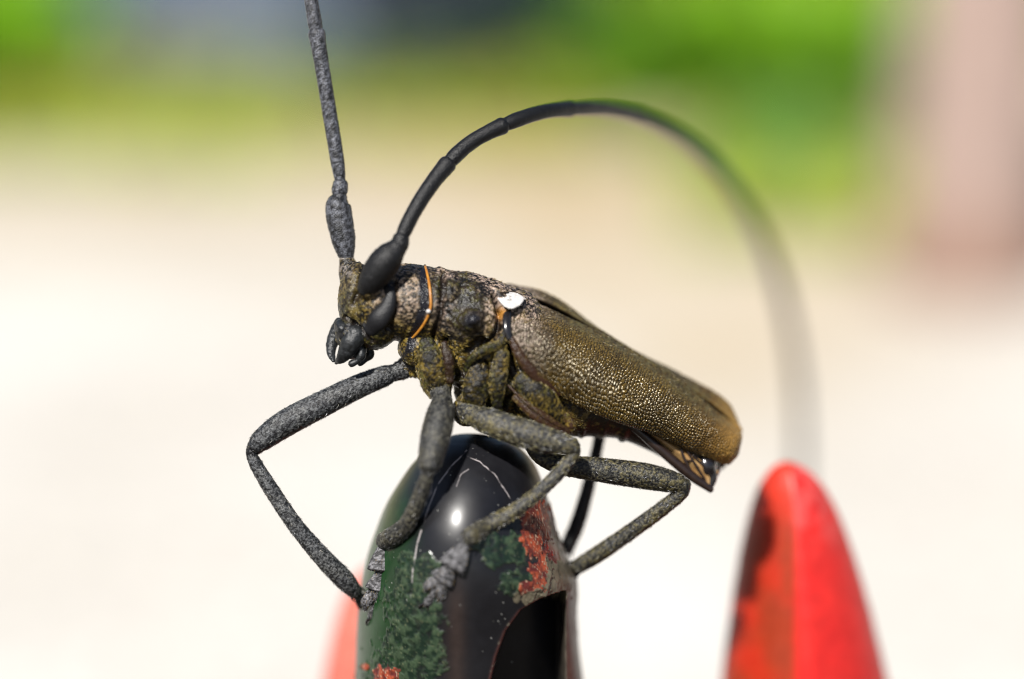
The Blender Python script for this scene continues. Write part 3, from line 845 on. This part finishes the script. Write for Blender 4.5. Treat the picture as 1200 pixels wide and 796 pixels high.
far_st = [
    [(604, 341, 40), (594, 333, 62), (588, 338, 92), (588, 365, 112), (592, 400, 116), (600, 415, 106)],
    [(650, 357, 46), (648, 349, 70), (646, 353, 104), (646, 382, 124), (648, 425, 126), (654, 440, 112)],
    [(722, 399, 58), (722, 400, 84), (722, 408, 118), (720, 430, 134), (714, 470, 134), (716, 480, 120)],
    [(788, 441, 70), (793, 438, 94), (796, 443, 124), (790, 470, 140), (778, 508, 138), (778, 514, 124)],
    [(842, 478, 84), (848, 468, 104), (848, 478, 130), (838, 506, 140), (824, 538, 138), (822, 542, 126)],
    [(866, 501, 90), (867, 500, 106), (864, 510, 122), (856, 528, 128), (844, 547, 126), (842, 549, 118)],
    [(868, 506, 92), (869, 506, 102), (866, 515, 114), (860, 530, 118), (850, 547, 116), (848, 549, 110)]]
build_elytron(near_st, 520, 230, 21, True)
build_elytron(far_st, 240, 120, 23, False)

# scutellum, shoulder plate, collar
def build_small():
    # white scutellum: domed shield
    ol = [(585, 347), (592, 343), (602, 343), (611, 349), (608, 357), (600, 362), (593, 360), (588, 354)]
    t = np.linspace(1, len(ol) + 1, 41)[:-1]
    P = crom(np.array(ol[-1:] + ol + ol[:2], float), t)
    c = P.mean(0); P = c + (P - c) * np.array([1.22, 1.0]); V = []; F = []
    for r, h in ((1, 3), (1, 0), (.88, -1.4), (.5, -2.4), (.01, -2.8)):
        q = c + (P - c) * r
        V.append(np.stack([q[:, 0], q[:, 1], -23 + (354 - q[:, 1]) * 1.7 + h + .5 * np.random.default_rng(3).normal(size=len(q))], 1))
    V = np.vstack(V); m = 40
    for a in range(4):
        for j in range(m):
            F.append((a * m + j, a * m + (j + 1) % m, (a + 1) * m + (j + 1) % m, (a + 1) * m + j))
    F = np.array(F)
    o = part('scutellum', V, F, M_WHITE); setae('white_setae', V, normals(V, F) * (-1 if normals(V, F)[:, 2].mean() > 0 else 1), rng.integers(40, 200, 120), 3.2, o, [(.55, .53, .5), (.4, .38, .36)], .85, .3, (1, .5, 0)); o['label'] = 'white felted shield plate between the wing cases'
    V, F = tube([(597, 361, -14, 4), (594, 372, -30, 5), (594, 385, -37, 5), (597, 396, -38, 4)], 1.5, 16, .7)
    part('shoulder_plate', V, F, M_BLACKGLOSS)
    # orange line of membrane behind the head
    ring = []
    for a in np.linspace(0, 2 * math.pi, 49)[:-1]:
        wv = 12 - 47.5 * math.sin(a)
        vv = 357.5 - 46.3 * math.cos(a)
        uu = 498 + 7 * math.sin(a) ** 2 - (9 + 14 * max(0, -math.cos(a))) * max(0, -math.cos(a)) ** 1.2
        ring.append((uu, vv, wv))
    R = Q(np.array(ring)); m = len(R)
    th = np.linspace(0, 2 * math.pi, 8, endpoint=False)
    cen = R.mean(0); V = []
    for q in range(m):
        T = R[(q + 1) % m] - R[q - 1]; T /= np.linalg.norm(T)
        n = R[q] - cen; n -= T * n.dot(T); n /= np.linalg.norm(n); b = np.cross(T, n)
        V.append(R[q] + np.cos(th)[:, None] * n * 1.5 + np.sin(th)[:, None] * b * 1.6)
    V = np.vstack(V); i = np.arange(m)[:, None] * 8; j = np.arange(8)[None]
    i2 = (np.arange(m)[:, None] + 1) % m * 8
    F = np.stack([(i + j).ravel(), (i2 + j).ravel(), (i2 + (j + 1) % 8).ravel(), (i + (j + 1) % 8).ravel()], 1)
    o = part('neck_membrane', V, F, M_ORANGE); o['label'] = 'thin orange membrane line behind the head'
    V, F = ball((502, 365, -38), (3, 2.6, 2.4), n=14)
    part('highlight_bead', V, F, M_WHITE)  # white bead put in as a tiny highlight
build_small()

# --- head pieces
def build_head_parts():
    for near in (True, False):
        s = -1 if near else 1
        w0 = -33 if near else 43
        d = 0 if near else 2
        sg = lambda w: w if near else 10 - w
        V, F = tube([(449, 333, sg(-29), 5), (457, 345, sg(-33), 7), (453, 361, sg(-34), 10), (443, 375, sg(-32), 12.5), (434, 387, sg(-26), 8)], 1.2, 30, .62)
        part('eye', V, F, M_EYE)
        # mandible: thick at the root, hooked towards the middle
        if near:
            cp = [(418, 392, -14, 13), (411, 402, -16, 12), (405, 413, -13, 9.5), (399, 421, -7, 6), (394, 425, 0, 2.5)]
        else:
            cp = [(400, 380, 20, 9), (394, 390, 22, 8.5), (389, 403, 20, 7), (388, 415, 14, 5), (391, 423, 6, 2.5)]
        V, F = tube(cp, 1.2, 26, .8)
        V = V + normals(V, F) * ((fbm(V, 4, 28, 2) - .5) * 1.8)[:, None]
        part('mandible', V, F, M_MANDIBLE)
        d = 0 if near else 24
        cps = [(417 + d * .2, 402, -8 + d, 6), (424, 413, -10 + d, 5), (419, 423, -10 + d, 4.2), (410, 427, -8 + d, 3.2)] if near else [(428, 402, 14, 6), (434, 413, 16, 5), (428, 422, 16, 4), (420, 426, 15, 3.2)]
        V, F = tube(cps, 1.5, 14)
        V = V + normals(V, F) * (.9 * np.sin(np.linspace(0, 22, len(V))))[:, None]
        part('palp', V, F, M_MANDIBLE)
    V, F = ball((415, 405, 6), (16, 17, 18), .6)
    V = V + normals(V, F) * ((fbm(V, 6, 18) - .5) * 4)[:, None]
    part('lower_lip', V, F, M_MANDIBLE)
    V, F = ball((403, 386, 3), (13, 10, 22), .9)
    V = V + normals(V, F) * ((fbm(V, 5, 8) - .5) * 3)[:, None]
    part('upper_lip', V, F, M_MANDIBLE)
build_head_parts()

# --- limbs
def limb_surface(V, F, seed, amp=1.0, tint=(.17, .175, .19), yellow=0.0, scale=1.8):
    N = normals(V, F)
    n = vnoise(V, scale, seed); n2 = fbm(V, 16, seed + 4); w = fbm(V * [1, 1, 1], 6, seed + 6)
    V2 = V + N * ((n - .5) * .9 * amp + (w - .5) * .5 * amp)[:, None]
    col = mixc((.0035, .0035, .004), np.array(tint) * .54, (.04 + .95 * sstep(.25, .85, n)) * (.55 + .45 * n2))
    col = mixc(col, (.095, .075, .016), sstep(.42, .74, n2 * .45 + n * .55) * yellow)
    rgh = .54 - .16 * n2
    return V2, N, col, rgh

def clean(parts, vox=1.2, sm=2):
    return remesh(parts, vox, sm)

def tarsus(leg, segs, seed):
    """segments: each (from, to, half width, bilobed)"""
    hairs = []
    for i, (a, b, hw, kind) in enumerate(segs):
        a = np.array(a, float); b = np.array(b, float)
        if kind == 'lobe':
            d = b - a; s = np.array([-d[1], d[0], 0]); s /= np.linalg.norm(s)
            pr = []
            for sg in (-1, 1):
                pr.append(tube([(*(a + d * .0), hw * .5), (*(a + d * .4 + s * sg * hw * .45), hw * .55), (*(a + d * .8 + s * sg * hw * .75), hw * .45), (*(a + d * 1.08 + s * sg * hw * .7), hw * .22)], 1.2, 14, .6))
            V, F = remesh(pr, .9, 1)
        elif kind == 'heart':
            d = b - a
            V, F = tube([(*(a + d * .04), hw * .34), (*(a + d * .25), hw * .55), (*(a + d * .6), hw * .88), (*(a + d * .9), hw * 1.08), (*(a + d * 1.0), hw * 1.12)], 1.0, 24, .42, cap=.18)
        else:
            d = b - a
            V, F = tube([(*a, hw * .6), (*(a + d * .5), hw * .7), (*(a + d * .85), hw), (*b, hw * .8)], 1.0, 14, .8)
        V2, N, col, rgh = limb_surface(V, F, seed + i, .5, (.40, .39, .41), 0, 2.0)
        ax = Q([b])[0] - Q([a])[0]; tt = ((V2 - Q([a])[0]) @ ax) / (ax @ ax)
        col = mixc((.008, .008, .009), col, sstep(.0, .30, tt))
        col = mixc(col, (.012, .010, .009), sstep(.97, 1.02, tt) * .8)
        o = part('tarsus_segment', V2, F, M_LIMB, leg, col, rgh + .15)
        hairs.append((V2, N, b - a))
        # claws on the last segment
    a, b = np.array(segs[-1][0], float), np.array(segs[-1][1], float)
    d = b - a; d /= np.linalg.norm(d); s = np.array([-d[1], d[0], 0]); s /= max(np.linalg.norm(s), 1e-6)
    for sg in (-1, 1):
        cp = [(*(b - d * 1), 2.2), (*(b + d * 4 + s * sg * 4.5), 1.8), (*(b + d * 9 + s * sg * 5.5 + [0, 0, 1.5]), 1.2), (*(b + d * 12 + s * sg * 3 + [0, 0, 4]), .5)]
        V, F = tube(cp, 1, 10)
        part('claw', V, F, M_BLACKGLOSS, leg)
    HV = np.vstack([h[0] for h in hairs]); HN = np.vstack([h[1] for h in hairs])
    setae('tarsus_setae', HV, HN, rng.integers(0, len(HV), 900), 4.5, leg, [(.26, .26, .28), (.18, .18, .19), (.07, .07, .07), (.20, .14, .05)], .92, .24, tuple(np.array(segs[2][1], float) - np.array(segs[0][0], float)))

def make_leg(parts_cp, seed, segs=None, tint=(.17, .175, .19), yellow=(0, 0), hair=500, haircol=None, joints=()):
    vs = []; 
    hc = haircol or [(.22, .22, .23), (.16, .15, .12), (.07, .07, .07)]
    def piece(name, cps, parent, sd, nh):
        V, F = remesh([tube(c, 1.6, 28) for c in cps], 1.1, 1)
        V2, N, col, rgh = limb_surface(V, F, sd, 1.0, tint, yellow[0])
        for (a, b, w, rr) in joints:
            dd = np.linalg.norm(V2 - Q([[a, b, w]])[0], axis=1)
            jm = sstep(rr, rr * .5, dd)
            col = mixc(col, (.005, .005, .006), jm * .9); rgh = rgh * (1 - jm) + .28 * jm
        o = part(name, V2, F, M_LIMB, parent, col, rgh)
        if nh:
            fl = np.array(cps[-1][-1][:3]) - np.array(cps[-1][0][:3])
            setae('leg_setae', V2, N, rng.integers(0, len(V2), nh), 4.8, o if parent is beetle else parent, hc, .72, .26, tuple(fl / np.linalg.norm(fl) * 1.4))
        return o
    leg = piece('leg', parts_cp[:-1], beetle, seed, hair // 2)
    piece('tibia', parts_cp[-1:], leg, seed + 7, hair // 2)
    e = np.array(parts_cp[-1][-1][:3], float); d = e - np.array(parts_cp[-1][-2][:3], float); d /= np.linalg.norm(d)
    sd = np.array([-d[1], d[0], 0]); sd /= max(np.linalg.norm(sd), 1e-6)
    for sg in (-1, 1):
        part('spur', *tube([(*(e + sd * sg * 6 - d * 2), 1.8), (*(e + sd * sg * 8.5 + d * 5), 1.3), (*(e + sd * sg * 9 + d * 10), .5)], 1, 10), M_BLACKGLOSS, leg)
    if segs: tarsus(leg, segs, seed + 50)
    return leg

def on_post(pts, hws, tip):
    """tarsus laid along the front of the post"""
    w = lambda p, h: (p[0], p[1], post_front(*p) - h * .42)
    out = [(w(pts[i], hws[i]), w(pts[i + 1], hws[i]), hws[i], 'lobe' if i == 2 else 'heart') for i in range(3)]
    mid = ((pts[2][0] + pts[3][0]) / 2, (pts[2][1] + pts[3][1]) / 2)
    out.append((w(mid, 12), w(tip, 10), 5.2, 'tip'))
    return out

# far front leg, stretched forward
make_leg([[(482, 429, 27, 11), (470, 434, 26, 12), (462, 438, 25, 9.5)],
          [(460, 437, 25, 10), (450, 441, 24, 12.5), (420, 453, 20, 14), (375, 475, 16, 15.5), (335, 496, 13, 16), (308, 515, 12, 13.5), (299, 524, 12, 10)],
          [(298, 523, 12, 8.5), (295, 532, 12, 7), (301, 546, 12, 8), (318, 574, 13, 9), (345, 614, 16, 9.5), (375, 650, 22, 11), (402, 678, 32, 12), (416, 693, 44, 9)]],
         201, [((416, 694, 46), (428, 708, 70), 9, 'heart'), ((428, 707, 70), (436, 718, 92), 8, 'heart'), ((436, 718, 92), (442, 728, 112), 9, 'lobe'), ((440, 726, 108), (446, 738, 128), 4, 'tip')],
         tint=(.20, .21, .225), yellow=(.12, 0), hair=900, joints=[(296, 527, 12, 15), (460, 437, 25, 9)])
# near front leg, coming towards the viewer
make_leg([[(512, 452, -14, 16), (519, 466, -22, 11)],
          [(519, 467, -24, 11), (517, 482, -34, 16), (512, 505, -48, 18), (506, 532, -60, 16), (503, 547, -66, 12)],
          [(504, 546, -66, 10), (502, 553, -66, 7.5), (494, 577, -57, 9), (484, 601, -46, 9.5), (475, 617, -34, 10.5), (461, 629, -14, 12), (450, 634, post_front(450, 634) - 8, 10)]],
         221, on_post([(450, 636), (447, 668), (443, 690), (438, 714)], (15, 13.5, 14), (436, 724)),
         tint=(.15, .15, .14), yellow=(.25, 0), hair=700, joints=[(503, 550, -66, 14)])
# near middle leg
make_leg([[(548, 480, -14, 15), (556, 488, -24, 13)],
          [(554, 487, -24, 12), (572, 494, -32, 15.5), (605, 505, -38, 17), (638, 515, -39, 16), (658, 520, -38, 13), (670, 523, -37, 11)],
          [(671, 524, -37, 9.5), (672, 533, -37, 7.5), (656, 553, -39, 8), (628, 580, -42, 8), (598, 602, -44, 9), (570, 617, -46, 11), (551, 629, post_front(551, 629) - 8, 10)]],
         241, on_post([(548, 634), (530, 664), (518, 680), (507, 695)], (14.5, 13.5, 13), (500, 708)),
         tint=(.19, .19, .19), yellow=(.75, 0), hair=1500, haircol=[(.40, .36, .22), (.36, .36, .36), (.22, .20, .08)], joints=[(672, 526, -37, 13)])
# near hind leg, folded back
make_leg([[(630, 505, 0, 12), (622, 518, 2, 9)],
          [(622, 522, 2, 8), (634, 536, 5, 9), (660, 545, 9, 12), (705, 551, 15, 14.5), (755, 558, 21, 15.5), (788, 565, 25, 13), (799, 570, 26, 10)],
          [(800, 568, 26, 10), (798, 578, 27, 8.5), (775, 597, 34, 9), (735, 626, 48, 9.5), (700, 650, 62, 10), (677, 664, 74, 9)]],
         261, [((676, 666, 76), (664, 682, 108), 10, 'heart'), ((664, 681, 108), (656, 694, 132), 9, 'heart'), ((656, 694, 132), (650, 704, 150), 9, 'lobe'), ((651, 702, 146), (646, 716, 170), 4, 'tip')],
         tint=(.15, .145, .12), yellow=(.6, 0), hair=700, joints=[(800, 570, 26, 14)])
# far hind leg, only its shank shows below the abdomen
make_leg([[(668, 500, 90, 13), (690, 490, 104, 11), (706, 490, 112, 10)],
          [(706, 488, 112, 9), (702, 514, 114, 7), (692, 560, 118, 7.5), (678, 610, 124, 9), (664, 643, 130, 9)]],
         281, [((663, 646, 132), (654, 664, 142), 9, 'heart'), ((654, 663, 142), (648, 680, 150), 8, 'heart'), ((648, 680, 150), (642, 694, 156), 9, 'lobe'), ((644, 690, 154), (638, 706, 162), 4, 'tip')],
         tint=(.05, .05, .05), hair=200)
# far middle leg, hidden behind the thorax
make_leg([[(556, 470, 60, 14), (560, 482, 76, 11)],
          [(560, 482, 78, 11), (574, 490, 100, 15), (590, 498, 130, 16), (600, 508, 156, 12), (604, 514, 166, 10)],
          [(604, 514, 166, 8.5), (602, 530, 176, 8), (594, 560, 184, 9), (584, 586, 190, 10)]],
         301, [((583, 590, 192), (578, 615, 202), 11, 'heart'), ((578, 613, 202), (574, 634, 211), 10, 'heart'), ((574, 633, 211), (572, 650, 218), 10, 'lobe'), ((573, 644, 216), (571, 666, 224), 4, 'tip')],
         hair=200)

# --- antennae
def antenna(scape, pedicel, chain, joint_at, seed, tint, hair=0):
    V, F = tube(scape, 1.6, 26)
    V2, N, col, rgh = limb_surface(V, F, seed, 1.3, tint, 0, 2.8)
    an = part('antenna', V2, F, M_LIMB, beetle, col, rgh)          # the thick first segment carries the rest
    V, F = tube(pedicel, 1.2, 20)
    V2, N, col, rgh = limb_surface(V, F, seed + 1, .7, tint)
    part('antenna_segment', V2, F, M_LIMB, an, col, rgh)
    ch = np.array(chain, float)
    for i, (a, b) in enumerate(zip(joint_at[:-1], joint_at[1:])):
        t = np.linspace(a, b, 7)
        c = crom(ch, t)
        c[0, 3] *= .80; c[-1, 3] *= 1.16; c[-2, 3] *= 1.03
        d = c[-1, :3] - c[0, :3]
        V, F = tube([tuple(r) for r in c], 2.0, 16)
        V2, N, col, rgh = limb_surface(V, F, seed + 3 + i, .55, tint)
        part('antenna_segment', V2, F, M_LIMB, an, col, rgh)
    return an

antenna([(407, 305, 29, 7), (405, 295, 29, 11), (402, 278, 29, 14.5), (398, 256, 30, 15.5), (396, 240, 30, 14.5), (398, 231, 30, 9)],
        [(398, 231, 30, 7), (398, 224, 30, 9.5), (399, 216, 30, 9)],
        [(399, 214, 30, 7.5), (394, 180, 30, 8.3), (385, 125, 30, 8.6), (376, 70, 29, 8.6), (371, 40, 29, 8.8), (366, 10, 28, 8), (358, -40, 26, 7.6), (346, -110, 22, 7.2), (330, -190, 16, 6.8), (310, -270, 8, 6.4), (284, -350, 0, 5.5)],
        [0, 4, 7, 8.5, 10], 401, (.24, .25, .29))
antenna([(429, 339, -34, 11), (435, 330, -39, 15.5), (446, 314, -44, 18.5), (456, 301, -47, 17.5), (465, 291, -48, 12)],
        [(464, 292, -48, 10), (468, 287, -47, 11), (470, 280, -46, 10)],
        [(469, 282, -46, 9), (482, 254, -40, 9), (500, 224, -32, 9.4), (524, 193, -18, 9.4), (552, 167, -6, 9), (588, 148, 8, 9), (630, 133, 40, 8.6), (668, 128, 95, 8.6), (716, 129, 210, 8.6), (762, 142, 350, 8.6), (810, 170, 510, 8.4),
         (852, 212, 660, 8), (886, 264, 790, 7.6), (911, 325, 890, 7.2), (928, 395, 970, 6.8), (937, 465, 1030, 6.4), (939, 540, 1070, 6), (938, 585, 1090, 5)],
        [0, 3, 5, 7, 8.8, 10.5, 12, 13.5, 15, 17], 431, (.008, .008, .010))

# --- hind wing below the wing case and the tip of the abdomen
def build_wing():
    A = [(716, 484, 22), (742, 500, 30), (775, 528, 38), (808, 556, 46), (833, 575, 54)]
    B = [(712, 478, 30), (745, 494, 32), (790, 520, 40), (822, 540, 48), (842, 552, 58)]
    A = Q(np.array(A)); B = Q(np.array(B))
    ns, nt = 60, 16
    t = np.linspace(0, 4, ns); a = crom(A, t); b = crom(B, t)
    r = np.linspace(0, 1, nt)
    G = a[:, None] * (1 - r)[None, :, None] + b[:, None] * r[None, :, None]
    G[:, :, 2] += (6 * np.sin(r * math.pi * 2.2))[None] * np.sin(np.linspace(0, math.pi, ns))[:, None] * .6
    V = G.reshape(-1, 3)
    i = np.arange(ns - 1)[:, None] * nt; j = np.arange(nt - 1)[None]; q = (i + j).ravel()
    F = np.stack([q, q + 1, q + nt + 1, q + nt], 1)
    n0 = len(V); V2 = np.vstack([V, V + [0, 0, 1.0]])
    wing = part('hind_wing', V2, np.vstack([F, F[:, ::-1] + n0]), M_WING)
    vein = lambda cp: part('wing_vein', *tube(cp, 1.5, 12), M_VEIN, wing)
    vein([(714, 481, 20, 4), (742, 500, 28, 5), (775, 528, 36, 6.0), (808, 556, 44, 6), (833, 574, 52, 4)])
    vein([(798, 527, 38, 1.6), (803, 540, 40, 1.8), (812, 556, 44, 1.6)])
    vein([(806, 530, 40, 1.5), (815, 545, 44, 1.6), (826, 562, 50, 1.4)])
    vein([(803, 540, 40, 1.2), (812, 541, 43, 1.2), (818, 548, 45, 1.2)])
    vein([(812, 534, 41, 1.3), (826, 548, 48, 1.4), (832, 558, 52, 1.2)])
    V, F = remesh([ball((827, 545, 62), (13, 16, 16), -.3), tube([(830, 545, 62, 10), (834, 560, 60, 7), (832, 571, 58, 4)])], 1.2, 3)
    part('abdomen_tip', V, F, M_BLACKGLOSS)
build_wing()
